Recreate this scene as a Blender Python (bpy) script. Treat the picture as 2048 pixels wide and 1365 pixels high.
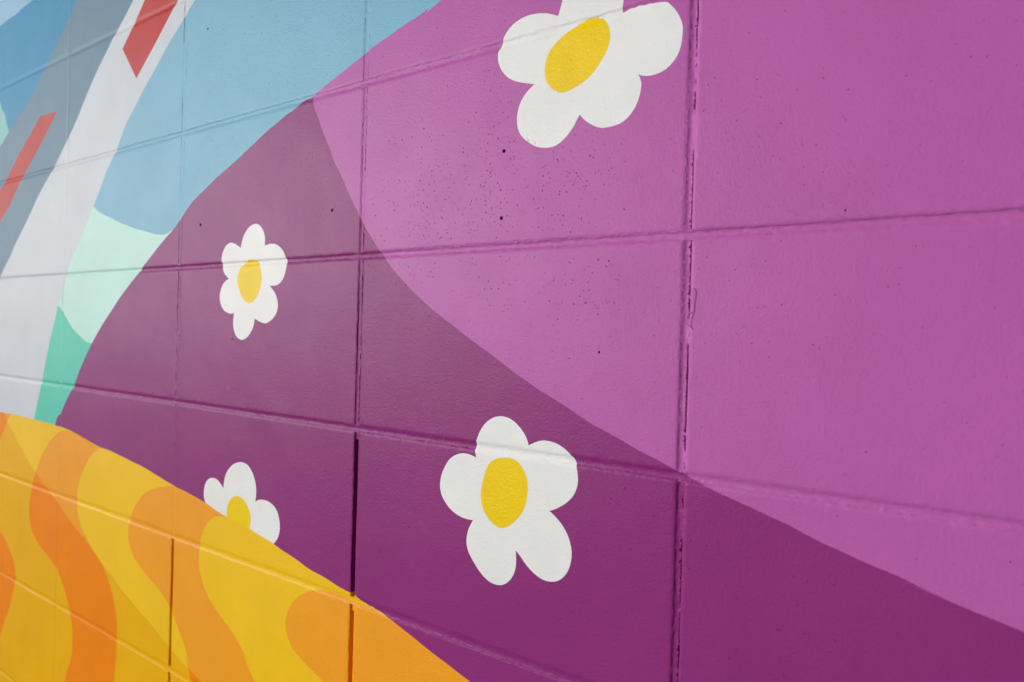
import bpy, math, random
import numpy as np
from mathutils import Vector, Matrix, noise
from mathutils.geometry import delaunay_2d_cdt

for o in list(bpy.data.objects):
    bpy.data.objects.remove(o, do_unlink=True)
scene = bpy.context.scene
col = scene.collection
random.seed(7)

# ------------------------------------------------------------------ camera
cam_d = bpy.data.cameras.new('camera')
cam = bpy.data.objects.new('camera', cam_d)
col.objects.link(cam)
scene.camera = cam
cam_d.sensor_fit = 'HORIZONTAL'
cam_d.sensor_width = 36.0
cam_d.lens = 25.4
cam_d.clip_start = 0.02
cam_d.clip_end = 2000.0
cam.matrix_world = Matrix(((0.800771, -0.026828, 0.598370, 1.46641),
                           (0.598293, -0.011681, -0.801192, -0.57354),
                           (0.028484, 0.999571, 0.006697, 1.53644),
                           (0, 0, 0, 1)))
cam_d.dof.use_dof = True
cam_d.dof.focus_distance = 0.78
cam_d.dof.aperture_fstop = 6.3

# ------------------------------------------------------------------ sky, sun, exposure
SUN_EL, SUN_AZ = 7.5, 224.0          # degrees; azimuth clockwise from +Y (the wall faces -Y)
world = bpy.data.worlds.new('World')
scene.world = world
world.use_nodes = True
wn, wl = world.node_tree.nodes, world.node_tree.links
bg = wn['Background']
sky = wn.new('ShaderNodeTexSky')
sky.sky_type = 'NISHITA'
sky.sun_disc = False
sky.sun_elevation = math.radians(SUN_EL)
sky.sun_rotation = math.radians(SUN_AZ)
sky.altitude = 0
sky.air_density = 1.0
sky.dust_density = 1.0
sky.ozone_density = 1.0
hs = wn.new('ShaderNodeHueSaturation')      # a veiled, milky sky: same sky, less blue
hs.inputs['Saturation'].default_value = 0.12
wl.new(sky.outputs['Color'], hs.inputs['Color'])
wl.new(hs.outputs['Color'], bg.inputs['Color'])
bg.inputs['Strength'].default_value = 0.06

sun_d = bpy.data.lights.new('sun', 'SUN')
sun_d.energy = 1.4
sun_d.angle = math.radians(22)
sun_d.color = (1.0, 0.985, 0.965)
sun = bpy.data.objects.new('sun', sun_d)
col.objects.link(sun)
el, az = math.radians(SUN_EL), math.radians(SUN_AZ)
to_sun = Vector((math.sin(az) * math.cos(el), math.cos(az) * math.cos(el), math.sin(el)))
sun.rotation_euler = to_sun.to_track_quat('Z', 'Y').to_euler()
sun.location = to_sun * 20

vs = scene.view_settings
vs.view_transform = 'Standard'
vs.look = 'None'
vs.gamma = 1.0
vs.use_curve_mapping = False
vs.exposure = 0.92

# ------------------------------------------------------------------ mural drawing, millimetres on the wall (along, up)
CURVES = {
 'HILL1': [[930.7,1896.5],[913.6,1892.7],[899.9,1887.8],[883.3,1884.3],[868.9,1881.1],[851.6,1875.6],[835.2,1871.6],[821.2,1867.8],[814.1,1864.4],[798.3,1858.8],[777.7,1852.0],[756.4,1845.0],[734.5,1837.7],[713.6,1830.0],[693.6,1826.6],[680.1,1820.8],[661.1,1815.2],[639.9,1807.6],[618.0,1799.7],[595.7,1790.5],[567.7,1778.2],[535.8,1764.7],[502.7,1751.9],[468.3,1736.0],[437.1,1721.7],[408.8,1701.4],[388.8,1686.3],[367.1,1674.8],[342.4,1660.6],[317.1,1644.6],[290.0,1628.2],[280.6,1621.0],[253.5,1604.8],[220.2,1583.2],[188.8,1559.4],[156.4,1534.9],[123.2,1505.2],[98.6,1480.9],[73.5,1453.0],[52.6,1424.7],[24.8,1398.4],[1.4,1370.4],[-22.7,1345.5]],
 'HILL2': [[-296.4,1347.3],[-241.9,1348.2],[-181.1,1347.9],[-123.2,1347.2],[-68.0,1346.8],[-22.7,1345.5],[3.0,1344.9],[49.2,1341.3],[90.3,1335.7],[130.0,1330.0],[165.0,1325.3],[192.7,1324.3],[228.6,1320.4],[274.6,1315.1],[318.5,1310.1],[360.6,1302.7],[405.8,1295.1],[439.4,1291.4],[480.9,1285.5],[520.6,1277.6],[546.1,1272.5],[574.8,1269.4],[602.5,1266.5],[619.1,1262.8],[641.7,1259.3],[656.5,1256.6],[678.2,1251.2],[702.7,1246.6],[729.8,1239.7],[759.1,1235.8],[790.3,1229.8],[806.9,1227.7],[817.3,1226.2],[832.0,1221.9],[849.1,1219.4],[865.7,1216.9],[884.8,1211.4],[903.3,1206.2],[921.3,1201.0],[943.9,1193.8],[960.8,1189.9],[977.3,1185.1],[995.7,1180.0]],
 'SHADE1': [[713.6,1830.0],[719.2,1814.3],[728.0,1798.3],[738.4,1780.1],[748.7,1762.2],[758.9,1744.5],[770.4,1728.0],[780.1,1713.8],[791.3,1696.7],[802.3,1681.8],[810.1,1669.4],[819.3,1657.9],[832.7,1643.4],[844.4,1630.3],[857.3,1617.3],[869.9,1605.5],[883.6,1594.8],[897.0,1584.3],[912.7,1573.1],[928.0,1564.0],[942.9,1555.0],[959.9,1545.5],[976.4,1536.1],[992.5,1527.0],[1010.4,1518.3],[1025.7,1509.6],[1039.0,1502.0],[1055.6,1493.9],[1069.7,1486.7],[1085.4,1479.8],[1100.7,1473.0],[1117.5,1465.1],[1131.9,1458.0],[1146.0,1453.3],[1159.7,1448.0],[1173.1,1442.2],[1186.9,1437.0],[1198.8,1433.5],[1209.7,1429.2],[1218.8,1425.7],[1227.8,1421.8],[1239.5,1418.0],[1253.8,1413.3],[1267.7,1409.4],[1279.8,1405.8],[1292.0,1402.2],[1307.3,1397.8],[1323.4,1391.8],[1336.6,1387.5],[1349.3,1383.9],[1364.0,1379.6],[1377.0,1376.5],[1388.7,1373.2],[1399.0,1369.7],[1410.1,1366.6],[1420.9,1363.6],[1431.4,1361.1],[1442.5,1357.9],[1450.7,1356.3],[1456.3,1355.1]],
 'EDGEA': [[23.9,2127.5],[10.6,2115.5],[-16.7,2095.9],[-51.7,2069.4],[-87.9,2043.7],[-117.9,2025.5],[-152.2,1999.2],[-204.3,1970.0],[-246.2,1951.2],[-285.2,1932.9],[-334.3,1906.4]],
 'EDGEB': [[240.0,2072.5],[215.1,2055.1],[178.1,2028.6],[142.9,2001.9],[100.2,1968.0],[62.6,1931.6],[30.2,1900.5],[0.0,1875.8],[-31.1,1850.3],[-59.5,1828.6],[-111.3,1794.0],[-157.3,1757.1],[-197.0,1724.9],[-229.8,1699.8],[-263.4,1672.3],[-289.0,1649.0],[-315.6,1630.5]],
 'EDGEC': [[431.7,2023.6],[404.5,2004.0],[371.5,1983.6],[342.4,1962.7],[312.4,1939.8],[286.7,1920.6],[255.1,1893.6],[222.3,1867.0],[206.0,1845.7],[189.2,1826.8],[163.2,1802.9],[136.9,1771.1],[113.0,1742.7],[82.3,1706.5],[50.3,1675.4],[17.6,1638.7],[8.1,1619.0],[-5.0,1597.6],[-21.6,1571.4],[-38.1,1538.4],[-54.7,1503.4],[-71.4,1464.6],[-86.8,1425.4],[-101.8,1388.9],[-120.8,1347.4]],
 'RED1': [[279.3,2062.5],[245.0,2031.4],[206.5,1998.9],[257.1,1939.7],[300.2,1971.6],[345.3,2006.5],[371.8,2027.3],[382.2,2036.3]],
 'RED2': [[-328.0,1813.4],[-296.5,1829.6],[-224.3,1881.5],[-167.3,1914.0],[-125.9,1939.0],[-48.8,1936.2],[-87.2,1907.2],[-132.4,1876.2],[-203.8,1830.0],[-270.4,1778.4],[-323.4,1745.7]],
 'PALE': [[-175.8,2178.4],[-260.6,2170.7],[-351.8,2166.1]],
 'MINTL': [[-341.0,2005.2],[-320.9,1985.8],[-300.7,1959.7],[-285.2,1932.9]],
 'MINT': [[113.0,1742.7],[139.2,1730.4],[177.0,1718.8],[225.3,1704.1],[265.6,1694.4],[304.3,1686.5],[341.4,1679.5],[366.8,1679.5],[388.8,1685.0]],
 'GREEN': [[-21.6,1571.4],[4.8,1554.3],[38.1,1530.2],[73.3,1514.3],[100.5,1504.6],[129.8,1502.5]],
 'SHADE2': [[-278.0,1347.9],[-253.9,1327.5],[-203.5,1298.6],[-163.6,1272.6],[-125.4,1254.4],[-100.7,1244.7],[-60.5,1226.4],[-14.2,1206.7],[37.5,1184.5],[79.9,1168.0],[120.5,1155.0],[172.8,1130.8],[222.3,1112.0],[269.5,1094.0],[319.9,1078.2],[362.6,1064.4],[398.5,1051.1],[428.1,1040.6],[466.0,1030.8],[493.4,1024.1]],
 'S0': [[-237.5,1349.3],[-258.4,1327.1],[-275.3,1308.1],[-292.6,1290.6],[-339.7,1234.1],[-362.0,1177.4],[-338.5,1132.9],[-279.7,1100.1],[-242.0,1081.3],[-209.4,1057.2],[-194.8,1033.3],[-195.2,1013.0],[-212.5,971.8],[-232.3,936.2],[-265.2,886.3]],
 'S1L': [[49.2,1341.3],[17.6,1340.5],[-14.4,1330.1],[-50.4,1309.0],[-79.5,1282.9],[-97.6,1258.1],[-112.2,1236.7],[-122.9,1215.6],[-132.9,1181.3],[-133.1,1158.3],[-121.8,1134.1],[-96.6,1116.1],[-60.5,1102.4],[-21.9,1089.9],[4.6,1076.9],[31.1,1055.2],[50.1,1032.4],[61.7,1011.1],[70.1,986.3],[71.5,962.7],[69.5,938.1],[57.3,910.4],[44.8,884.8]],
 'S1R': [[165.0,1325.3],[143.5,1316.2],[131.2,1308.5],[109.6,1288.2],[87.9,1261.6],[77.3,1236.2],[77.3,1212.3],[85.2,1192.8],[103.1,1172.3],[133.7,1151.7],[166.3,1135.2],[188.8,1120.0],[204.9,1103.9],[221.0,1082.4],[230.9,1062.6],[236.8,1041.9],[239.1,1020.4],[237.6,995.0],[236.0,969.7],[231.6,942.8]],
 'S2L': [[408.3,1295.0],[376.5,1289.5],[341.1,1280.3],[315.3,1268.5],[294.5,1251.8],[278.9,1233.1],[269.1,1208.3],[269.0,1189.2],[276.5,1174.4],[291.1,1161.1],[316.3,1147.7],[348.5,1136.5],[379.8,1124.3],[400.4,1111.4],[420.7,1092.5],[435.9,1076.5],[450.8,1058.3],[461.0,1039.1],[466.8,1015.8]],
 'S2R': [[546.9,1272.4],[525.3,1269.4],[510.6,1262.8],[498.0,1252.2],[487.7,1235.8],[481.9,1217.7],[480.7,1195.6],[485.1,1179.6],[495.7,1162.6],[513.9,1145.4],[540.2,1130.7],[565.5,1118.7],[590.3,1102.5],[610.7,1083.5],[624.9,1064.9]],
 'S3L': [[863.0,1217.3],[843.5,1218.9],[820.6,1218.2],[808.7,1219.6],[775.4,1219.6],[750.3,1217.0],[734.3,1211.6],[718.0,1203.5],[703.3,1191.5],[691.8,1177.0],[687.3,1161.9],[689.5,1149.7],[695.1,1140.5],[704.1,1131.3],[718.0,1124.7],[734.9,1118.2],[751.3,1112.8],[764.3,1108.2]],
}
FLOWERS = [
 {'petals': [[[1082.2,1842.0],[1074.7,1845.5],[1065.4,1848.6],[1055.9,1850.5],[1046.4,1851.2],[1036.7,1849.8],[1028.4,1846.7],[1021.5,1841.5],[1016.6,1835.2],[1014.0,1828.9],[1011.2,1824.9],[1010.4,1818.7],[1011.7,1811.0],[1015.6,1803.3],[1023.0,1795.6],[1030.3,1790.8],[1038.8,1787.2],[1048.6,1784.4],[1056.4,1782.2]],
  [[1056.4,1782.2],[1048.8,1777.3],[1042.1,1770.7],[1038.2,1763.5],[1036.4,1754.8],[1036.7,1746.9],[1039.0,1738.6],[1044.1,1732.3],[1051.9,1726.2],[1060.2,1721.2],[1068.3,1718.7],[1076.2,1718.0],[1084.0,1719.1],[1091.5,1723.5],[1097.7,1729.0],[1103.7,1736.1],[1108.9,1744.3]],
  [[1108.9,1744.3],[1113.5,1739.4],[1119.8,1734.2],[1125.9,1730.7],[1132.0,1728.2],[1139.0,1728.0],[1147.1,1728.5],[1155.1,1730.8],[1161.7,1735.9],[1167.1,1743.0],[1170.2,1750.5],[1171.9,1759.2],[1171.1,1765.4],[1168.5,1770.1]],
  [[1168.5,1770.1],[1174.1,1767.8],[1180.6,1767.0],[1188.1,1767.5],[1195.5,1770.0],[1200.6,1773.9],[1205.1,1779.2],[1207.7,1786.4],[1208.8,1794.9],[1209.1,1802.0],[1207.3,1808.7],[1203.5,1815.9],[1198.7,1822.4],[1193.8,1826.6],[1188.5,1828.7],[1179.8,1830.3],[1170.0,1831.1],[1160.0,1830.6],[1150.4,1828.9]],
  [[1150.4,1828.9],[1151.0,1835.3],[1152.3,1842.1],[1150.8,1852.7],[1144.2,1862.6],[1131.1,1870.3],[1114.2,1872.9],[1099.5,1869.5],[1089.6,1862.5],[1084.9,1850.8],[1082.2,1842.0]]],
  'center': [[1121.0,1831.3],[1127.0,1829.7],[1132.5,1826.5],[1136.8,1820.8],[1138.7,1813.7],[1138.7,1806.5],[1136.3,1798.8],[1131.8,1791.4],[1126.0,1784.3],[1119.6,1778.2],[1111.2,1773.5],[1101.4,1770.0],[1093.9,1768.4],[1087.5,1768.4],[1081.0,1771.0],[1074.3,1776.6],[1070.1,1783.3],[1068.2,1790.3],[1067.9,1798.0],[1070.7,1806.2],[1076.4,1813.7],[1084.6,1819.5],[1094.6,1825.3],[1104.5,1828.4],[1109.4,1830.4],[1114.3,1831.7]]},
 {'petals': [[[566.1,1647.4],[569.2,1657.5],[573.9,1665.1],[581.4,1672.5],[589.1,1676.8],[598.9,1678.7],[607.7,1676.8],[614.4,1672.2],[618.9,1666.8],[621.6,1660.3],[622.1,1652.6],[621.9,1647.3]],
  [[621.9,1647.3],[629.3,1649.3],[639.8,1649.4],[650.2,1646.7],[659.7,1641.3],[666.1,1634.1],[669.4,1627.8],[671.1,1624.1],[670.4,1617.9],[667.2,1608.1],[663.4,1602.0],[656.5,1596.6],[648.4,1594.0],[638.0,1593.8],[634.4,1594.2]],
  [[634.4,1594.2],[642.4,1588.7],[648.9,1581.8],[652.9,1574.8],[654.3,1567.4],[652.6,1559.9],[648.1,1553.6],[641.0,1548.5],[635.9,1546.6],[631.7,1544.4],[625.4,1544.0],[616.7,1545.7],[609.1,1548.2],[603.1,1550.7]],
  [[603.1,1550.7],[602.8,1545.6],[600.7,1539.1],[595.5,1531.9],[588.1,1525.3],[581.5,1521.8],[574.8,1520.6],[567.9,1521.7],[560.8,1525.3],[555.9,1531.8],[552.8,1539.0],[552.6,1549.0],[554.0,1557.6]],
  [[554.0,1557.6],[546.6,1556.5],[539.5,1557.4],[529.8,1560.9],[522.3,1566.9],[517.9,1574.4],[516.8,1581.2],[518.4,1589.3],[523.3,1597.3],[530.3,1602.5],[539.2,1605.7]],
  [[539.2,1605.7],[531.1,1610.6],[524.8,1617.5],[521.5,1625.7],[519.5,1632.5],[520.2,1639.3],[524.6,1647.2],[530.3,1652.9],[537.3,1655.7],[544.4,1655.8],[552.7,1653.5],[559.7,1650.5],[566.1,1647.4]]],
  'center': [[592.7,1630.2],[602.2,1629.3],[608.9,1625.1],[613.6,1617.3],[616.6,1608.3],[616.5,1599.3],[613.7,1590.4],[608.6,1582.2],[602.4,1575.8],[595.9,1572.4],[589.3,1571.0],[582.6,1572.7],[574.4,1578.0],[567.3,1585.3],[562.3,1593.9],[559.6,1601.9],[560.4,1609.8],[564.7,1617.6],[571.2,1624.6],[578.9,1628.2]]},
 {'petals': [[[996.3,1410.8],[995.0,1418.8],[995.8,1427.0],[998.2,1434.0],[1002.6,1441.9],[1009.2,1449.2],[1016.7,1453.9],[1025.9,1456.1],[1035.0,1455.6],[1043.3,1452.4],[1050.7,1447.3],[1056.5,1441.4],[1059.8,1436.0],[1061.6,1430.7]],
  [[1061.6,1430.7],[1069.3,1434.7],[1078.4,1437.2],[1087.5,1437.2],[1096.5,1435.4],[1105.5,1431.1],[1112.2,1425.8],[1115.9,1420.1],[1117.9,1412.5],[1119.0,1405.3],[1118.1,1397.8],[1114.7,1390.6],[1108.5,1383.5],[1099.9,1377.1],[1092.6,1373.2],[1087.9,1371.3]],
  [[1087.9,1371.3],[1095.8,1366.5],[1103.4,1360.4],[1108.7,1354.0],[1112.6,1345.5],[1114.3,1337.3],[1113.8,1328.6],[1111.2,1319.4],[1106.4,1312.2],[1099.9,1307.0],[1091.8,1304.7],[1082.7,1304.7],[1073.4,1308.0],[1063.9,1314.2],[1055.7,1321.5],[1049.8,1326.1]],
  [[1049.8,1326.1],[1050.7,1317.9],[1050.5,1308.8],[1047.6,1300.4],[1042.1,1293.3],[1034.1,1288.2],[1024.1,1286.9],[1013.9,1289.5],[1004.1,1296.1],[996.0,1304.4],[989.5,1312.6],[986.2,1320.8],[986.8,1329.1],[989.5,1337.8],[994.5,1346.2]],
  [[994.5,1346.2],[983.9,1345.7],[973.9,1347.4],[963.6,1351.8],[956.0,1357.6],[950.1,1365.0],[947.5,1373.8],[948.4,1383.8],[951.9,1392.7],[958.1,1402.6],[966.2,1409.1],[977.0,1413.2],[986.9,1413.0],[996.3,1410.8]]],
  'center': [[1034.7,1415.6],[1044.5,1415.5],[1051.9,1411.9],[1057.7,1405.5],[1061.1,1398.3],[1062.6,1389.6],[1061.7,1380.4],[1059.6,1371.1],[1055.1,1362.7],[1048.2,1355.0],[1040.3,1348.4],[1033.8,1345.0],[1026.3,1344.8],[1018.7,1347.8],[1011.6,1353.9],[1006.2,1361.7],[1003.5,1370.6],[1004.2,1380.8],[1006.9,1392.0],[1010.8,1402.6],[1015.7,1409.2],[1024.0,1413.6]]},
 {'petals': [[[525.1,1266.5],[505.8,1275.7],[495.9,1281.4],[491.8,1286.1],[489.0,1293.0],[489.2,1301.5],[491.7,1309.3],[496.2,1315.8],[502.7,1319.9],[511.2,1321.9],[519.7,1322.0],[527.2,1319.7],[533.9,1315.5],[538.9,1311.1]],
  [[538.9,1311.1],[540.2,1318.5],[542.5,1327.1],[547.6,1336.0],[556.2,1344.3],[565.8,1349.6],[578.0,1352.7],[589.2,1352.8],[598.8,1349.4],[606.7,1343.0],[612.1,1335.8],[615.8,1327.5],[617.5,1318.9],[617.0,1311.0],[616.0,1304.4]],
  [[616.0,1304.4],[621.7,1307.6],[629.8,1309.6],[639.6,1310.2],[649.3,1308.8],[657.5,1305.4],[664.0,1299.8],[668.2,1292.9],[670.6,1285.2],[671.2,1277.7],[669.7,1269.8],[665.6,1262.4],[659.6,1257.1],[653.3,1253.8],[630.9,1247.9]]],
  'center': [[572.6,1305.7],[581.0,1305.3],[589.8,1302.2],[596.9,1296.9],[602.2,1291.8],[605.6,1285.4],[606.2,1278.6],[605.2,1270.5],[602.6,1264.1],[588.4,1257.5],[565.5,1259.3],[550.8,1266.8],[548.3,1273.6],[548.7,1280.8],[550.7,1288.3],[554.8,1296.1],[561.7,1301.8]]},
]
BRISTLES = [[[1226.5,1580.6],[1227.3,1579.5],[1227.9,1576.9],[1227.9,1574.0],[1227.2,1570.3],[1226.9,1566.3],[1226.9,1562.3],[1226.4,1559.7],[1225.3,1556.7],[1224.4,1554.5],[1224.3,1552.3],[1224.6,1548.6],[1226.2,1545.7]],[[1225.6,1561.0],[1223.3,1560.2],[1221.7,1558.6],[1220.6,1556.0],[1219.8,1551.9],[1222.0,1549.7],[1224.4,1548.6]]]
HOLES = [[1021.0,1721.9,4.2],[1020.1,1654.7,4.2],[758.2,1683.9,4.2],[461.9,1686.6,4.8],[552.0,1521.5,2.6],[1137.0,1524.2,2.4],[468.5,1971.9,3.4],[1341.8,1636.3,1.6]]

# ------------------------------------------------------------------ materials
def srgb(r, g, b):
    f = lambda c: (c / 12.92 if c <= 0.04045 else ((c + 0.055) / 1.055) ** 2.4)
    return (f(r / 255), f(g / 255), f(b / 255), 1.0)

def node(nt, t, **kw):
    n = nt.nodes.new(t)
    for k, v in kw.items():
        n.inputs[k].default_value = v
    return n

def paint(name, rgb, rough=0.38, var=0.045, stipple=1.0, spec=0.125):
    m = bpy.data.materials.new(name)
    m.use_nodes = True
    nt = m.node_tree
    L = nt.links.new
    b = nt.nodes['Principled BSDF']
    geo = nt.nodes.new('ShaderNodeNewGeometry')
    P = geo.outputs['Position']
    # slight unevenness of the coat
    n1 = node(nt, 'ShaderNodeTexNoise', Scale=9.0, Detail=5.0, Roughness=0.6)
    L(P, n1.inputs['Vector'])
    hsv = nt.nodes.new('ShaderNodeHueSaturation')
    hsv.inputs['Color'].default_value = srgb(*rgb)
    mr = node(nt, 'ShaderNodeMapRange')
    mr.inputs['From Min'].default_value = 0.3
    mr.inputs['From Max'].default_value = 0.7
    mr.inputs['To Min'].default_value = 1.0 - var
    mr.inputs['To Max'].default_value = 1.0 + var
    L(n1.outputs['Fac'], mr.inputs['Value'])
    L(mr.outputs['Result'], hsv.inputs['Value'])
    L(hsv.outputs['Color'], b.inputs['Base Color'])
    # roller stipple, grain of the block under the coat, slow waviness
    h1 = node(nt, 'ShaderNodeTexNoise', Scale=430.0, Detail=4.0, Roughness=0.65)
    h2 = node(nt, 'ShaderNodeTexNoise', Scale=26.0, Detail=2.0, Roughness=0.5)
    h3 = node(nt, 'ShaderNodeTexVoronoi', Scale=210.0)
    for h in (h1, h2, h3):
        L(P, h.inputs['Vector'])
    b1 = node(nt, 'ShaderNodeBump', Strength=0.46 * stipple, Distance=0.0009)
    b2 = node(nt, 'ShaderNodeBump', Strength=0.16, Distance=0.0025)
    b3 = node(nt, 'ShaderNodeBump', Strength=0.05 * stipple, Distance=0.0010)
    L(h2.outputs['Fac'], b2.inputs['Height'])
    L(h3.outputs['Distance'], b3.inputs['Height'])
    L(h1.outputs['Fac'], b1.inputs['Height'])
    L(b2.outputs['Normal'], b3.inputs['Normal'])
    L(b3.outputs['Normal'], b1.inputs['Normal'])
    L(b1.outputs['Normal'], b.inputs['Normal'])
    rr = node(nt, 'ShaderNodeMapRange')
    rr.inputs['To Min'].default_value = rough - 0.07
    rr.inputs['To Max'].default_value = rough + 0.07
    n4 = node(nt, 'ShaderNodeTexNoise', Scale=14.0, Detail=4.0)
    L(P, n4.inputs['Vector'])
    L(n4.outputs['Fac'], rr.inputs['Value'])
    L(rr.outputs['Result'], b.inputs['Roughness'])
    b.inputs['Specular IOR Level'].default_value = spec
    return m

PAINTS = ['purple_light', 'purple_dark', 'sky', 'blue', 'pale', 'mint', 'green', 'mint_left', 'grey', 'white',
          'red', 'yellow_light', 'yellow_dark', 'orange_light', 'orange_dark', 'flower_white', 'flower_yellow', 'raw']
RGB = {
    'purple_light': (181, 93, 166),
    'purple_dark': (139, 47, 118),
    'sky': (122, 178, 204),
    'blue': (25, 138, 184),
    'pale': (143, 188, 220),
    'mint': (190, 228, 220),
    'green': (88, 201, 178),
    'mint_left': (132, 196, 192),
    'grey': (100, 133, 155),
    'white': (203, 208, 216),
    'red': (186, 24, 26),
    'yellow_light': (241, 193, 30),
    'yellow_dark': (234, 175, 2),
    'orange_light': (240, 159, 37),
    'orange_dark': (240, 134, 2),
    'flower_white': (231, 232, 231),
    'flower_yellow': (240, 203, 2),
    'raw': (92, 84, 88),
}
MATS = [paint('paint_' + n if n != 'raw' else 'bare_concrete', RGB[n]) for n in PAINTS]
MI = {n: i for i, n in enumerate(PAINTS)}

# ------------------------------------------------------------------ mural regions
XL, XR, ZB, ZT = -3200.0, 4800.0, -150.0, 3600.0

def catmull(pts, step=3.6, smooth=2, wobble=0.35, closed=False, seed=0):
    p = np.array(pts, float)
    n = len(p)
    out = []
    for i in range(n if closed else n - 1):
        if closed:
            a, b, c, d = p[(i - 1) % n], p[i], p[(i + 1) % n], p[(i + 2) % n]
        else:
            a, b, c, d = p[max(i - 1, 0)], p[i], p[i + 1], p[min(i + 2, n - 1)]
        k = max(1, int(np.linalg.norm(c - b) / step + 0.5))
        for j in range(k):
            t = j / k
            out.append(0.5 * (2 * b + (c - a) * t + (2 * a - 5 * b + 4 * c - d) * t * t + (3 * b - a - 3 * c + d) * t ** 3))
    if not closed:
        out.append(p[-1])
    q = np.array(out)
    for _ in range(smooth):
        if closed:
            q = (np.roll(q, 1, 0) + 2 * q + np.roll(q, -1, 0)) / 4
        else:
            q[1:-1] = (q[:-2] + 2 * q[1:-1] + q[2:]) / 4
    if wobble:
        for i in range(len(q)):
            if closed or 0 < i < len(q) - 1:
                v = Vector((q[i][0] / 22.0, q[i][1] / 22.0, seed * 3.1))
                q[i][0] += wobble * noise.noise(v)
                q[i][1] += wobble * noise.noise(v + Vector((9, 4, 2)))
                # the brush jumps a little where it crosses a joint
                jz = abs((q[i][1] + 101.6) % 203.2 - 101.6)
                jx = abs((q[i][0] + 203.2) % 406.4 - 203.2)
                if min(jz, jx) < 4.5:
                    q[i][0] += 1.5 * noise.noise(v * 5)
                    q[i][1] += 1.5 * noise.noise(v * 5 + Vector((3, 7, 1)))
    return q

def extend(pts, d_start=0.0, d_end=0.0, k=3):
    p = [np.array(a, float) for a in pts]
    if d_start:
        v = p[0] - p[min(k, len(p) - 1)]
        p.insert(0, p[0] + v / np.linalg.norm(v) * d_start)
    if d_end:
        v = p[-1] - p[-1 - min(k, len(p) - 1)]
        p.append(p[-1] + v / np.linalg.norm(v) * d_end)
    return p

C = CURVES
LINES = []          # every painted edge, as polylines

def region(curves, closing):
    """polygon: polylines one after the other, then the far closing points"""
    pts = []
    for c in curves:
        pts += [tuple(a) for a in c]
    return np.array(pts + list(closing), float)

def line(name, ds=0.0, de=0.0, pre=(), post=(), **kw):
    base = extend(C[name], ds, de)
    q = catmull([np.array(a, float) for a in pre] + base + [np.array(a, float) for a in post], seed=len(LINES), **kw)
    LINES.append(q)
    return q

h0 = C['HILL1'][0]
he = C['HILL1'][-1]
hill1 = line('HILL1', pre=[(4800, h0[1] - 500), (2900, h0[1] + 60), (h0[0] + 1250, h0[1] + 300), (h0[0] + 600, h0[1] + 210), (h0[0] + 260, h0[1] + 120)],
             post=[(he[0] - 40, he[1] - 130), (he[0] - 60, he[1] - 400)])
l0 = C['HILL2'][0]
hill2 = line('HILL2', pre=[(XL, l0[1] - 300), (l0[0] - 900, l0[1] + 20), (l0[0] - 300, l0[1] + 14)], de=900)
s0 = C['SHADE1'][0]
shade1 = line('SHADE1', de=3000, pre=[(s0[0] - 6, s0[1] + 24)])
edge_a = line('EDGEA', 1200, 900)
edge_b = line('EDGEB', 1200, 1200)
edge_c = line('EDGEC', 1200, 500)
pale = line('PALE', 1200, 1200)
mintl = line('MINTL', 500, 300)
mint = line('MINT', 40, 30)
green = line('GREEN', 30, 30)
shade2 = line('SHADE2', 40, 900)
st0 = line('S0', 20, 500)
st1l, st1r = line('S1L', 25, 500), line('S1R', 25, 500)
st2l, st2r = line('S2L', 25, 500), line('S2R', 25, 500)
st3l = line('S3L', 25, 500)

R = {}
R['hill2'] = region([hill2], [(hill2[-1][0], ZB), (XL, ZB)])
R['hill1'] = region([hill1], [(hill1[-1][0], ZB), (XR, ZB)])
R['shade1'] = region([shade1], [(XR, shade1[-1][1]), (XR, ZB), (XL, ZB), (XL, shade1[0][1])])
R['tower'] = region([edge_a, edge_c[::-1]], [])
R['grey'] = region([edge_a, edge_b[::-1]], [])
R['left'] = region([edge_a], [(XL, edge_a[-1][1]), (XL, ZT), (edge_a[0][0], ZT)])
R['pale'] = region([pale], [(XL, pale[-1][1]), (XL, ZT)])
R['mintl'] = region([mintl], [(mintl[-1][0], ZB), (XL, ZB), (XL, mintl[0][1])])
R['mint'] = region([mint], [(mint[-1][0], ZB), (mint[0][0] - 700, ZB), (mint[0][0] - 700, mint[0][1])])
R['green'] = region([green], [(green[-1][0], ZB), (green[0][0] - 700, ZB), (green[0][0] - 700, green[0][1])])
R['shade2'] = region([shade2], [(shade2[-1][0], ZB), (XL, ZB), (XL, shade2[0][1])])
R['st0'] = region([st0], [(XL, st0[-1][1]), (XL, st0[0][1])])
R['st1'] = region([st1l, st1r[::-1]], [])
R['st2'] = region([st2l, st2r[::-1]], [])
R['st3'] = region([st3l], [(st3l[-1][0] + 1200, st3l[-1][1]), (st3l[0][0] + 700, st3l[0][1])])

def straight(pts, step=12.0, seed=0):
    q = []
    for a, b in zip(pts[:-1], pts[1:]):
        a, b = np.array(a, float), np.array(b, float)
        k = max(1, int(np.linalg.norm(b - a) / step))
        q += [a + (b - a) * j / k for j in range(k)]
    q.append(np.array(pts[-1], float))
    q = np.array(q)
    for i in range(len(q)):
        v = Vector((q[i][0] / 30.0, q[i][1] / 30.0, 50 + seed))
        q[i] += 0.4 * np.array((noise.noise(v), noise.noise(v + Vector((5, 5, 5)))))
    return q

r1 = extend(C['RED1'], 260, 260, 2)
red1 = straight(r1 + [r1[0]], seed=1)
r2 = extend(C['RED2'], 260, 260, 2)
red2 = straight(r2 + [r2[0]], seed=2)
LINES += [red1, red2]
RED = [red1, red2]

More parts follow.
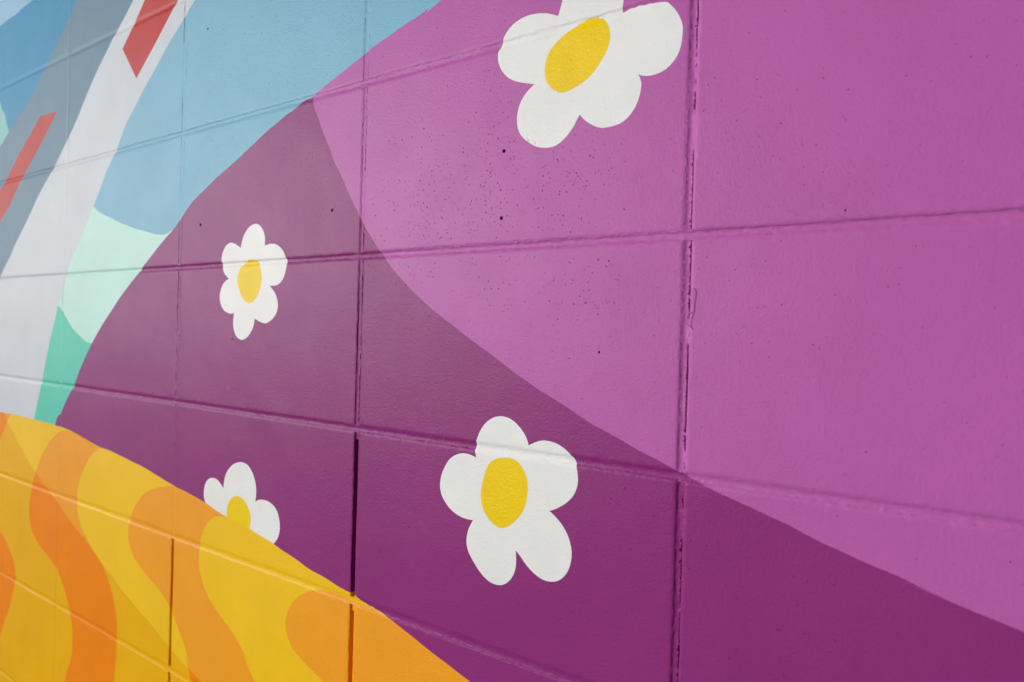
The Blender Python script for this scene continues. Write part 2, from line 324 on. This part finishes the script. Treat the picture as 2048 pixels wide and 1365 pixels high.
PETALS, CENTERS = [], []
for fi, f in enumerate(FLOWERS):
    c = catmull(f['center'], closed=True, wobble=0.5, smooth=1, seed=40 + fi)
    mid = c.mean(0)
    CENTERS.append(c)
    LINES.append(np.vstack([c, c[:1]]))
    pl = []
    for pi, a in enumerate(f['petals']):
        q = catmull(a, smooth=1, wobble=0.45, seed=60 + fi * 8 + pi)
        LINES.append(q)
        for e in (q[0], q[-1]):
            LINES.append(np.array([e, mid]))
        pl.append(np.vstack([q, [mid]]))
    PETALS.append(pl)

def inside(poly, P):
    """vectorised even-odd test, poly (M,2), P (N,2)"""
    res = np.zeros(len(P), bool)
    if len(P) == 0:
        return res
    lo, hi = poly.min(0), poly.max(0)
    cand = np.where((P[:, 0] >= lo[0]) & (P[:, 0] <= hi[0]) & (P[:, 1] >= lo[1]) & (P[:, 1] <= hi[1]))[0]
    if len(cand) == 0:
        return res
    Q = P[cand]
    a, b = poly, np.roll(poly, -1, 0)
    qlo, qhi = Q.min(0), Q.max(0)
    near = ((np.minimum(a[:, 0], b[:, 0]) <= qhi[0]) & (np.maximum(a[:, 0], b[:, 0]) >= qlo[0]) &
            (np.minimum(a[:, 1], b[:, 1]) <= qhi[1]) & (np.maximum(a[:, 1], b[:, 1]) >= qlo[1]))
    if not near.any() and len(Q) > 1:        # no edge passes through: one answer for all
        res[cand] = inside(poly, Q[:1])[0]
        return res
    plo, phi = qlo[1], qhi[1]
    keep = (np.minimum(a[:, 1], b[:, 1]) <= phi) & (np.maximum(a[:, 1], b[:, 1]) >= plo)
    cnt = np.zeros(len(Q), int)
    for (x0, y0), (x1, y1) in zip(a[keep], b[keep]):
        if y0 == y1:
            continue
        m = (Q[:, 1] > y0) != (Q[:, 1] > y1)
        cnt += m & (Q[:, 0] < (x1 - x0) * (Q[:, 1] - y0) / (y1 - y0) + x0)
    res[cand] = cnt % 2 == 1
    return res

def classify(P):
    """paint index for each point and, where a motif is painted, its id (flower, piece)"""
    n = len(P)
    mat = np.full(n, MI['sky'])
    mot = np.full((n, 2), -1)
    left = inside(R['left'], P)
    mat[inside(R['mint'], P)] = MI['mint']
    mat[inside(R['green'], P)] = MI['green']
    mat[left] = MI['blue']
    mat[left & inside(R['mintl'], P)] = MI['mint_left']
    mat[left & inside(R['pale'], P)] = MI['pale']
    t = inside(R['tower'], P)
    mat[t] = MI['white']
    mat[inside(R['grey'], P)] = MI['grey']
    for i, r in enumerate(RED):
        m = t & inside(r, P)
        mat[m] = MI['red']
        mot[m] = (100 + i, 0)
    h = inside(R['hill1'], P)
    d = inside(R['shade1'], P)
    mat[h & ~d] = MI['purple_light']
    mat[h & d] = MI['purple_dark']
    mot[h] = -1
    for fi in range(len(PETALS)):
        for pi, pl in enumerate(PETALS[fi]):
            m = inside(pl, P)
            mat[m] = MI['flower_white']
            mot[m] = (fi, pi + 1)
        m = inside(CENTERS[fi], P)
        mat[m] = MI['flower_yellow']
        mot[m] = (fi, 0)
    y = inside(R['hill2'], P)
    d = inside(R['shade2'], P)
    s = inside(R['st0'], P) | inside(R['st1'], P) | inside(R['st2'], P) | inside(R['st3'], P)
    mat[y & ~s & ~d] = MI['yellow_light']
    mat[y & ~s & d] = MI['yellow_dark']
    mat[y & s & ~d] = MI['orange_light']
    mat[y & s & d] = MI['orange_dark']
    mot[y] = -1
    return mat, mot

SEG = np.vstack([np.hstack([l[:-1], l[1:]]) for l in LINES])
SLO = np.minimum(SEG[:, :2], SEG[:, 2:])
SHI = np.maximum(SEG[:, :2], SEG[:, 2:])

def segments(x0, x1, z0, z1, most=2.6):
    m = (SLO[:, 0] < x1) & (SHI[:, 0] > x0) & (SLO[:, 1] < z1) & (SHI[:, 1] > z0)
    out = []
    for ax, az, bx, bz in SEG[m]:           # clipped to the box
        t0, t1, dx, dz = 0.0, 1.0, bx - ax, bz - az
        ok = True
        for p, q in ((-dx, ax - x0), (dx, x1 - ax), (-dz, az - z0), (dz, z1 - az)):
            if p == 0:
                ok = ok and q >= 0
            elif p < 0:
                t0 = max(t0, q / p)
            else:
                t1 = min(t1, q / p)
        if ok and t0 < t1:
            k = max(1, int(math.ceil(math.hypot(dx, dz) * (t1 - t0) / most)))
            for i in range(k):
                ta, tb = t0 + (t1 - t0) * i / k, t0 + (t1 - t0) * (i + 1) / k
                out.append((ax + ta * dx, az + ta * dz, ax + tb * dx, az + tb * dz))
    return out

# ------------------------------------------------------------------ building pieces of the wall
MOTIF = {}          # (flower, piece) -> [verts, tris, mats]

def n3(x, y, z):
    return noise.noise(Vector((x, y, z)))

def piece(name, parent, loop, extra, fixed, height, depth, cons=(), raw=(), most=2.6):
    """front sheet inside `loop` (mm) triangulated along the painted edges, sides and back
    extra: loose interior points; fixed: {key: (x, z, depth)}; height(x, z) -> mm into the wall"""
    verts, edges, pinned = [], [], {}
    for p in loop:
        verts.append(p)
    nl = len(loop)
    face = [list(range(nl))]
    for p in extra:
        verts.append(p)
    for ring in cons:                        # rings of fixed depth: [(x, z, depth)...], closed
        b = len(verts)
        for x, z, d in ring:
            if d is not None:
                pinned[len(verts)] = d
            verts.append((x, z))
        k = len(ring)
        if k > 1:
            edges += [(b + i, b + (i + 1) % k) for i in range(k)]
    xs, zs = [p[0] for p in loop], [p[1] for p in loop]
    sg = segments(min(xs), max(xs), min(zs), max(zs), most)
    idx = {}
    for s in sg:
        e = []
        for q in ((s[0], s[1]), (s[2], s[3])):
            key = (round(q[0], 4), round(q[1], 4))
            if key not in idx:
                idx[key] = len(verts)
                verts.append(q)
            e.append(idx[key])
        if e[0] != e[1]:
            edges.append(tuple(e))
    res = delaunay_2d_cdt([Vector((float(a), float(b))) for a, b in verts], edges, face, 1, 1e-3, True)
    vo, fo, ids = res[0], res[2], res[3]
    P = np.array([(v.x, v.y) for v in vo])
    tris = np.array([f[:3] for f in fo], int)
    cen = P[tris].mean(1)
    la = np.array(loop, float)
    lo2, hi2 = la.min(0) + 3.0, la.max(0) - 3.0
    ok = (cen[:, 0] > lo2[0]) & (cen[:, 0] < hi2[0]) & (cen[:, 1] > lo2[1]) & (cen[:, 1] < hi2[1])
    rest = np.where(~ok)[0]
    ok[rest] = inside(la, cen[rest])
    tris = tris[ok]
    Y = np.empty(len(P))
    for i in range(len(P)):
        d = None
        for k in ids[i]:
            if k in pinned:
                d = pinned[k]
        Y[i] = height(P[i][0], P[i][1]) if d is None else d + height(P[i][0], P[i][1])
    cen = P[tris].mean(1)
    mat, mot = classify(cen)
    for (rx, rz, rr) in raw:
        m = (cen[:, 0] - rx) ** 2 + (cen[:, 1] - rz) ** 2 < rr * rr
        mat[m] = MI['raw']
    V = np.column_stack([P[:, 0], Y, P[:, 1]]) / 1000.0
    # motif triangles go to their own objects
    is_m = mot[:, 0] >= 0
    N = np.zeros_like(V)
    fn = np.cross(V[tris[:, 1]] - V[tris[:, 0]], V[tris[:, 2]] - V[tris[:, 0]])
    for j in range(3):
        np.add.at(N, tris[:, j], fn)
    N /= np.maximum(np.linalg.norm(N, axis=1, keepdims=True), 1e-12)
    for key in {tuple(k) for k in mot[is_m]}:
        m = (mot[:, 0] == key[0]) & (mot[:, 1] == key[1])
        t = tris[m]
        u, inv = np.unique(t, return_inverse=True)
        st = MOTIF.setdefault(key, [[], [], [], []])
        base = sum(len(a) for a in st[0])
        st[0].append(V[u])
        st[1].append(inv.reshape(-1, 3) + base)
        st[2].append(mat[m])
        st[3].append(N[u])
    # sides: outer boundary edges of the sheet
    ec = {}
    for t in tris:
        for a, b in ((t[0], t[1]), (t[1], t[2]), (t[2], t[0])):
            ec[(a, b)] = 1
    bnd = [(a, b) for (a, b) in ec if (b, a) not in ec]
    keep = ~is_m
    faces = [tuple(int(i) for i in t) for t in tris[keep]]
    fm = list(mat[keep])
    vl = [tuple(v) for v in V]
    back = {}
    for a, b in bnd:
        for i in (a, b):
            if i not in back:
                back[i] = len(vl)
                vl.append((V[i][0], depth / 1000.0, V[i][2]))
    if bnd:
        mids = np.array([(P[a] + P[b]) / 2 for a, b in bnd])
        em, _ = classify(mids)
        for (a, b), m in zip(bnd, em):
            faces.append((int(b), int(a), back[a], back[b]))
            fm.append(m)
    # back plate
    lo, hi = V.min(0), V.max(0)
    b0 = len(vl)
    yb = depth / 1000.0
    e = 0.0004
    vl += [(lo[0] + e, yb, lo[2] + e), (hi[0] - e, yb, lo[2] + e), (hi[0] - e, yb, hi[2] - e), (lo[0] + e, yb, hi[2] - e)]
    faces.append((b0 + 3, b0 + 2, b0 + 1, b0))
    fm.append(MI['raw'])
    o = make(name, parent, vl, faces, fm, Vector(((lo[0] + hi[0]) / 2, 0, lo[2])))
    return o

def make(name, parent, vl, faces, fm, origin, angle=32):
    used = sorted(set(int(m) for m in fm))
    remap = {m: i for i, m in enumerate(used)}
    ui = sorted({i for f in faces for i in f})
    vm = {a: i for i, a in enumerate(ui)}
    me = bpy.data.meshes.new(name)
    me.from_pydata([(vl[i][0] - origin.x, vl[i][1] - origin.y, vl[i][2] - origin.z) for i in ui], [],
                   [tuple(vm[i] for i in f) for f in faces])
    for m in used:
        me.materials.append(MATS[m])
    me.polygons.foreach_set('material_index', [remap[int(m)] for m in fm])
    me.polygons.foreach_set('use_smooth', [True] * len(me.polygons))
    me.set_sharp_from_angle(angle=math.radians(angle))
    me.update()
    o = bpy.data.objects.new(name, me)
    o.location = origin
    col.objects.link(o)
    o.parent = parent
    return o

def empty(name, loc=(0, 0, 0), parent=None):
    o = bpy.data.objects.new(name, None)
    o.location = loc
    o.empty_display_size = 0.05
    col.objects.link(o)
    o.parent = parent
    return o

# ------------------------------------------------------------------ ground
def ground_material():
    m = bpy.data.materials.new('asphalt')
    m.use_nodes = True
    nt = m.node_tree
    L = nt.links.new
    b = nt.nodes['Principled BSDF']
    tc = nt.nodes.new('ShaderNodeNewGeometry')
    n = node(nt, 'ShaderNodeTexNoise', Scale=3.0, Detail=8.0, Roughness=0.65)
    n2 = node(nt, 'ShaderNodeTexNoise', Scale=160.0, Detail=3.0)
    L(tc.outputs['Position'], n.inputs['Vector'])
    L(tc.outputs['Position'], n2.inputs['Vector'])
    cr = nt.nodes.new('ShaderNodeValToRGB')
    cr.color_ramp.elements[0].color = (0.045, 0.044, 0.042, 1)
    cr.color_ramp.elements[1].color = (0.075, 0.073, 0.07, 1)
    L(n.outputs['Fac'], cr.inputs['Fac'])
    L(cr.outputs['Color'], b.inputs['Base Color'])
    bp = node(nt, 'ShaderNodeBump', Strength=0.4, Distance=0.002)
    L(n2.outputs['Fac'], bp.inputs['Height'])
    L(bp.outputs['Normal'], b.inputs['Normal'])
    b.inputs['Roughness'].default_value = 0.85
    return m

gm = bpy.data.meshes.new('ground')
G = 300.0
gm.from_pydata([(-G, -G, 0), (G, -G, 0), (G, G, 0), (-G, G, 0)], [], [(0, 1, 2, 3)])
gm.materials.append(ground_material())
ground = bpy.data.objects.new('ground', gm)
col.objects.link(ground)
ground['kind'] = 'structure'
ground['label'] = 'dark grey asphalt at the foot of the painted wall'

# ------------------------------------------------------------------ the wall
wall = empty('block_wall')
wall['label'] = 'concrete block wall painted with a mural of purple and yellow hills, daisies and sky'
wall['category'] = 'wall'
wall['kind'] = 'thing'

MX, MZ = 406.4, 203.2
K0, K1 = -5, 7                 # columns of blocks, stacked joint over joint
COURSES = 14
TOP = 9                        # joint number counted up from the ground at the height the mural drawing calls 0
HALF = 3.3

def seen(x0, x1, z0, z1):
    return x1 > -470 and x0 < 1560 and z1 > 640 and z0 < 2330

def pore_density(x, z):
    d = 0.0030
    d += 0.022 * math.exp(-(((x - 985) / 120) ** 2 + ((z - 1672) / 55) ** 2))
    d += 0.007 * math.exp(-(((x - 1060) / 210) ** 2 + ((z - 1640) / 110) ** 2))
    d *= 0.45 + 1.1 * max(0.0, n3(x / 45.0, z / 45.0, 3.3) + 0.5)
    return d

def build_block(k, c):
    x0, x1 = k * MX + HALF, (k + 1) * MX - HALF
    z0, z1 = c * MZ + HALF, (c + 1) * MZ - HALF
    near = seen(x0, x1, z0, z1)
    step = 3.0 if near else 40.0
    tv = 0.45 if k >= 2 else 0.18          # how far out of true the block was laid
    tilt = (random.uniform(-tv, tv), random.uniform(-tv, tv), random.uniform(-tv, tv) * 0.6)
    xc, zc = (x0 + x1) / 2, (z0 + z1) / 2

    def wob(x, z):
        if not near:
            return 0.0
        return 0.55 * n3(x / 16, z / 16, 1) + 0.45 * n3(x / 5, z / 5, 2) + 0.35 * n3(x / 60, z / 60, 8)

    def ring(inset, w):
        pts = []
        a, b, cc, d = x0 + inset, x1 - inset, z0 + inset, z1 - inset
        nx, nz = max(2, int((b - a) / step)), max(2, int((d - cc) / step))
        for i in range(nx):
            x = a + (b - a) * i / nx
            pts.append((x, cc + w * wob(x, cc)))
        for i in range(nz):
            z = cc + (d - cc) * i / nz
            pts.append((b - w * wob(b, z), z))
        for i in range(nx):
            x = b - (b - a) * i / nx
            pts.append((x, d - w * wob(x, d)))
        for i in range(nz):
            z = d - (d - cc) * i / nz
            pts.append((a + w * wob(a, z), z))
        return pts

    def height(x, z):
        e = min(x - x0, x1 - x, z - z0, z1 - z)
        h = tilt[0] * (x - xc) / 200 + tilt[1] * (z - zc) / 100 + tilt[2]
        if near:
            h += 0.45 * n3(x / 70, z / 70, 5)
            if e < 1.9:
                t = 1 - max(e, 0) / 1.9
                h += (0.95 if k >= 2 else 0.6) * t * t
            if e < 6:
                h += 0.40 * (1 - max(e, 0) / 6) * n3(x / 5, z / 5, 6)
        return h

    loop = ring(0.0, 1.0)
    extra = []
    cons, raw = [], []
    if near:
        for ins, w in ((0.5, 1.0), (1.1, 0.9), (2.0, 0.6), (4.0, 0.0), (8.0, 0.0)):
            extra += ring(ins, w)
        g = 13.0
        nx, nz = int((x1 - x0 - 30) / g), int((z1 - z0 - 30) / g)
        for i in range(nx + 1):
            for j in range(nz + 1):
                extra.append((x0 + 15 + (x1 - x0 - 30) * i / nx + random.uniform(-2, 2),
                              z0 + 15 + (z1 - z0 - 30) * j / nz + random.uniform(-2, 2)))
        taken = []
        for hx, hz, r in HOLES:
            if x0 + 4 < hx < x1 - 4 and z0 + 4 < hz < z1 - 4:
                for rad, dep in ((1.0, 0.0), (0.86, 0.8), (0.74, 5.0)):
                    cons.append([(hx + r * 0.5 * rad * math.cos(a * math.pi / 6), hz + r * 0.5 * rad * math.sin(a * math.pi / 6), dep)
                                 for a in range(12)])
                cons.append([(hx, hz, 5.4)])
                raw.append((hx, hz, r * 0.44))
                taken.append((hx, hz, r))
        n = int(sum(pore_density(x0 + (i + .5) * 20, z0 + (j + .5) * 20) * 400 for i in range(20) for j in range(10)))
        tries = 0
        made = 0
        while made < n and tries < n * 60:
            tries += 1
            x, z = random.uniform(x0 + 6, x1 - 6), random.uniform(z0 + 6, z1 - 6)
            if random.random() > pore_density(x, z) / 0.055:
                continue
            dense = pore_density(x, z) > 0.008
            r = 0.34 + (0.55 if dense else 0.36) * random.random() ** 2.5
            if any((x - a) ** 2 + (z - b) ** 2 < (r + q + 0.7) ** 2 for a, b, q in taken):
                continue
            taken.append((x, z, r))
            made += 1
            st = random.uniform(0.9, 1.25)
            an = random.uniform(0, math.pi)
            pts = []
            for a in range(6):
                t = a * math.pi / 3
                u, v = r * st * math.cos(t), r / st * math.sin(t)
                j = random.uniform(0.8, 1.2)
                pts.append((x + j * (u * math.cos(an) - v * math.sin(an)), z + j * (u * math.sin(an) + v * math.cos(an)), 0.0))
            cons.append(pts)
            cons.append([(x, z, r * (random.uniform(1.6, 3.2) if dense or random.random() < 0.35 else random.uniform(0.7, 1.6)))])
    return piece('block', wall, loop, extra, None, height, 190.0, cons, raw)

def strip(name, horizontal, c0, a0, a1, base, crack, near, seed):
    """one mortar joint along its axis from a0 to a1 (mm), centred on c0; base = how deep its hollow lies"""
    prof = [-4.6, -3.7, -3.0, -2.2, -1.2, 0.0, 1.2, 2.0, 2.35, 2.8, 3.2, 3.7, 4.6]
    step = 2.6 if near else 60.0
    n = max(2, int((a1 - a0) / step))

    def height(x, z):
        s, a = (z - c0, x) if horizontal else (x - c0, z)
        t = min(abs(s) / 3.6, 1.0)
        rough = 0.34 * n3(a / 8, s / 4, seed) + 0.50 * n3(a / 3.4, s / 1.6, seed + 5)
        slow = 0.45 * n3(a / 70, 0.3, seed + 9)
        edge = min(0.8, base * 0.4)
        d = edge + (base - edge) * (1 - t ** 3) + slow * min(1, base / 2.5) + rough * (0.35 + 0.75 * t) * min(1.0, 0.25 + base / 2.2)
        if base > 6:
            d = base + 1.4 * n3(a / 12, s / 4, seed) + 0.9 * n3(a / 4, s / 3, seed)
        if crack and 2.0 < s < 3.7:
            m = max(0.0, n3(a / 34, 1.7, seed) + 0.18 + 0.5 * n3(a / 7, 2.2, seed))
            d += crack * min(1.0, 2.2 * m) * (1 - abs(s - 2.8) / 0.9)
        return d

    def P(a, s):
        return (a, c0 + s) if horizontal else (c0 + s, a)
    lo, hi = prof[0], prof[-1]
    A = [a0 + (a1 - a0) * i / n for i in range(n + 1)]
    if horizontal and near:                  # fine only where the photograph looks
        A = [a for i, a in enumerate(A) if -470 < a < 1560 or i % 16 == 0 or i == n]
        n = len(A) - 1
    loop = [P(a, lo) for a in A] + [P(A[-1], s) for s in prof[1:-1]] + [P(a, hi) for a in A[::-1]] + [P(A[0], s) for s in prof[1:-1][::-1]]
    if not horizontal:
        loop = loop[::-1]
    extra = []
    for i in range(1, n):
        for s in prof[1:-1]:
            extra.append(P(A[i] + random.uniform(-.6, .6), s))
    return piece(name, wall, loop, extra, None, height, 150.0, most=1.4)

for c in range(COURSES):
    for k in range(K0, K1):
        build_block(k, c)

# bed joints: depth by joint number counted from the ground
BED = {4: 0.8, 5: 0.85, 6: 1.0, 7: 1.8, 8: 1.8, 9: 1.2, 10: 0.7}
for c in range(1, COURSES):
    zc = c * MZ
    near = 640 < zc < 2330
    if near:
        parts = [(K0 * MX, -470), (-470, 1560), (1560, K1 * MX)]
        strip('mortar_bed_joint', True, zc, K0 * MX + 1, K1 * MX - 1, BED.get(c, 2.6), 0, True, c * 1.7)
    else:
        strip('mortar_bed_joint', True, zc, K0 * MX + 1, K1 * MX - 1, 2.6, 0, False, c * 1.7)

# head joints: (column line, course from the ground) -> (depth, crack)
HEAD = {}
for c in range(COURSES):
    HEAD[(0, c)] = (0.5, 0)
    HEAD[(1, c)] = (0.55, 0)
    HEAD[(2, c)] = (1.8, 3)
    HEAD[(3, c)] = (1.9, 6)
# course c lies between joints c and c+1 ; mural row r (downwards from joint TOP) is course TOP-1-r
HEAD[(1, TOP - 1 - 1)] = (1.3, 1.0)
HEAD[(1, TOP - 1 - 2)] = (0.6, 0)
HEAD[(1, TOP - 1 - 3)] = (9.0, 0)
HEAD[(1, TOP - 1 - 4)] = (9.0, 0)
HEAD[(2, TOP)] = (0.5, 0.4)
HEAD[(2, TOP - 1)] = (1.2, 1.6)
HEAD[(2, TOP - 1 - 1)] = (1.5, 2.0)
HEAD[(2, TOP - 1 - 2)] = (10.0, 0)
HEAD[(2, TOP - 1 - 3)] = (8.0, 0)
for c in range(COURSES):
    for k in range(K0 + 1, K1):
        z0, z1 = c * MZ + 2.9, (c + 1) * MZ - 2.9
        near = seen(k * MX - 5, k * MX + 5, z0, z1)
        d, cr = HEAD.get((k, c), (2.8, 2))
        if d > 6:
            z1 -= 0.0
            cap = 9.0 if (k, c) != (1, TOP - 4) else 14.0
            strip('mortar_head_joint', False, k * MX, z0, z1 - cap, d, 0, near, k * 3.3 + c * 7.1)
            strip('mortar_head_joint', False, k * MX, z1 - cap - 1.0, z1, 2.6, 0, near, k * 3.3 + c * 7.1 + 2)
        else:
            strip('mortar_head_joint', False, k * MX, z0, z1, d, cr, near, k * 3.3 + c * 7.1)

# ------------------------------------------------------------------ painted motifs (their faces are cut out of the sheets above)
FL = ['large white daisy with yellow centre at the top of the light purple hill',
      'six-petalled white daisy with yellow centre on the dark purple slope, crossed by a mortar joint',
      'five-petalled white daisy with yellow centre low on the dark purple slope',
      'half-hidden white daisy rising behind the striped yellow hill']
def motif_mesh(name, key, parent, origin):
    v, t, m, nn = MOTIF[key]
    V = np.vstack(v)
    T = np.vstack(t)
    M = np.concatenate(m)
    o = make(name, parent, [tuple(p) for p in V], [tuple(int(i) for i in f) for f in T], list(M), origin, 180)
    o.data.normals_split_custom_set_from_vertices([tuple(n) for n in np.vstack(nn)])
    return o

for fi in range(len(PETALS)):
    c = CENTERS[fi].mean(0) / 1000.0
    root = empty('painted_flower', (c[0], 0, c[1]), wall)
    root['label'] = FL[fi]
    off = Vector((c[0], 0, c[1]))
    for pi in range(len(PETALS[fi])):
        if (fi, pi + 1) in MOTIF:
            o = motif_mesh('petal', (fi, pi + 1), root, off)
            o.location = (0, 0, 0)
    o = motif_mesh('flower_center', (fi, 0), root, off)
    o.location = (0, 0, 0)
    o['label'] = 'yellow oval centre of the daisy'
RL = ['long red bar with a pointed end on the white band', 'narrow red bar on the grey band']
for i in range(2):
    o = motif_mesh('painted_red_bar', (100 + i, 0), wall, Vector((0, 0, 0)))
    o['label'] = RL[i]

# a couple of brush bristles stuck in the coat beside the long head joint
def bristle(pts):
    q = catmull(pts, step=1.5, wobble=0.0, smooth=1)
    vl, faces, r, n = [], [], 0.20, 5
    for i, (x, z) in enumerate(q):
        a = q[min(i + 1, len(q) - 1)] - q[max(i - 1, 0)]
        a = a / np.linalg.norm(a)
        s = x - 3 * MX
        y = -0.30 + (1.1 * (1 - (s / 3.3) ** 2) if abs(s) < 3.3 else 0.0)
        for j in range(n):
            t = 2 * math.pi * j / n
            vl.append(((x - a[1] * r * math.cos(t)) / 1000, (y + r * math.sin(t)) / 1000, (z + a[0] * r * math.cos(t)) / 1000))
    for i in range(len(q) - 1):
        for j in range(n):
            faces.append((i * n + j, i * n + (j + 1) % n, (i + 1) * n + (j + 1) % n, (i + 1) * n + j))
    faces += [tuple(range(n))[::-1], tuple(range((len(q) - 1) * n, len(q) * n))]
    o = make('paint_bristle', wall, vl, faces, [MI['purple_dark']] * len(faces), Vector((q[0][0] / 1000, 0, q[0][1] / 1000)))  # dark purple on the light coat: the bristle's shadow put into its colour
    o['label'] = 'thin brush bristle stuck in the purple paint beside the vertical joint'

for b in BRISTLES:
    bristle(b)
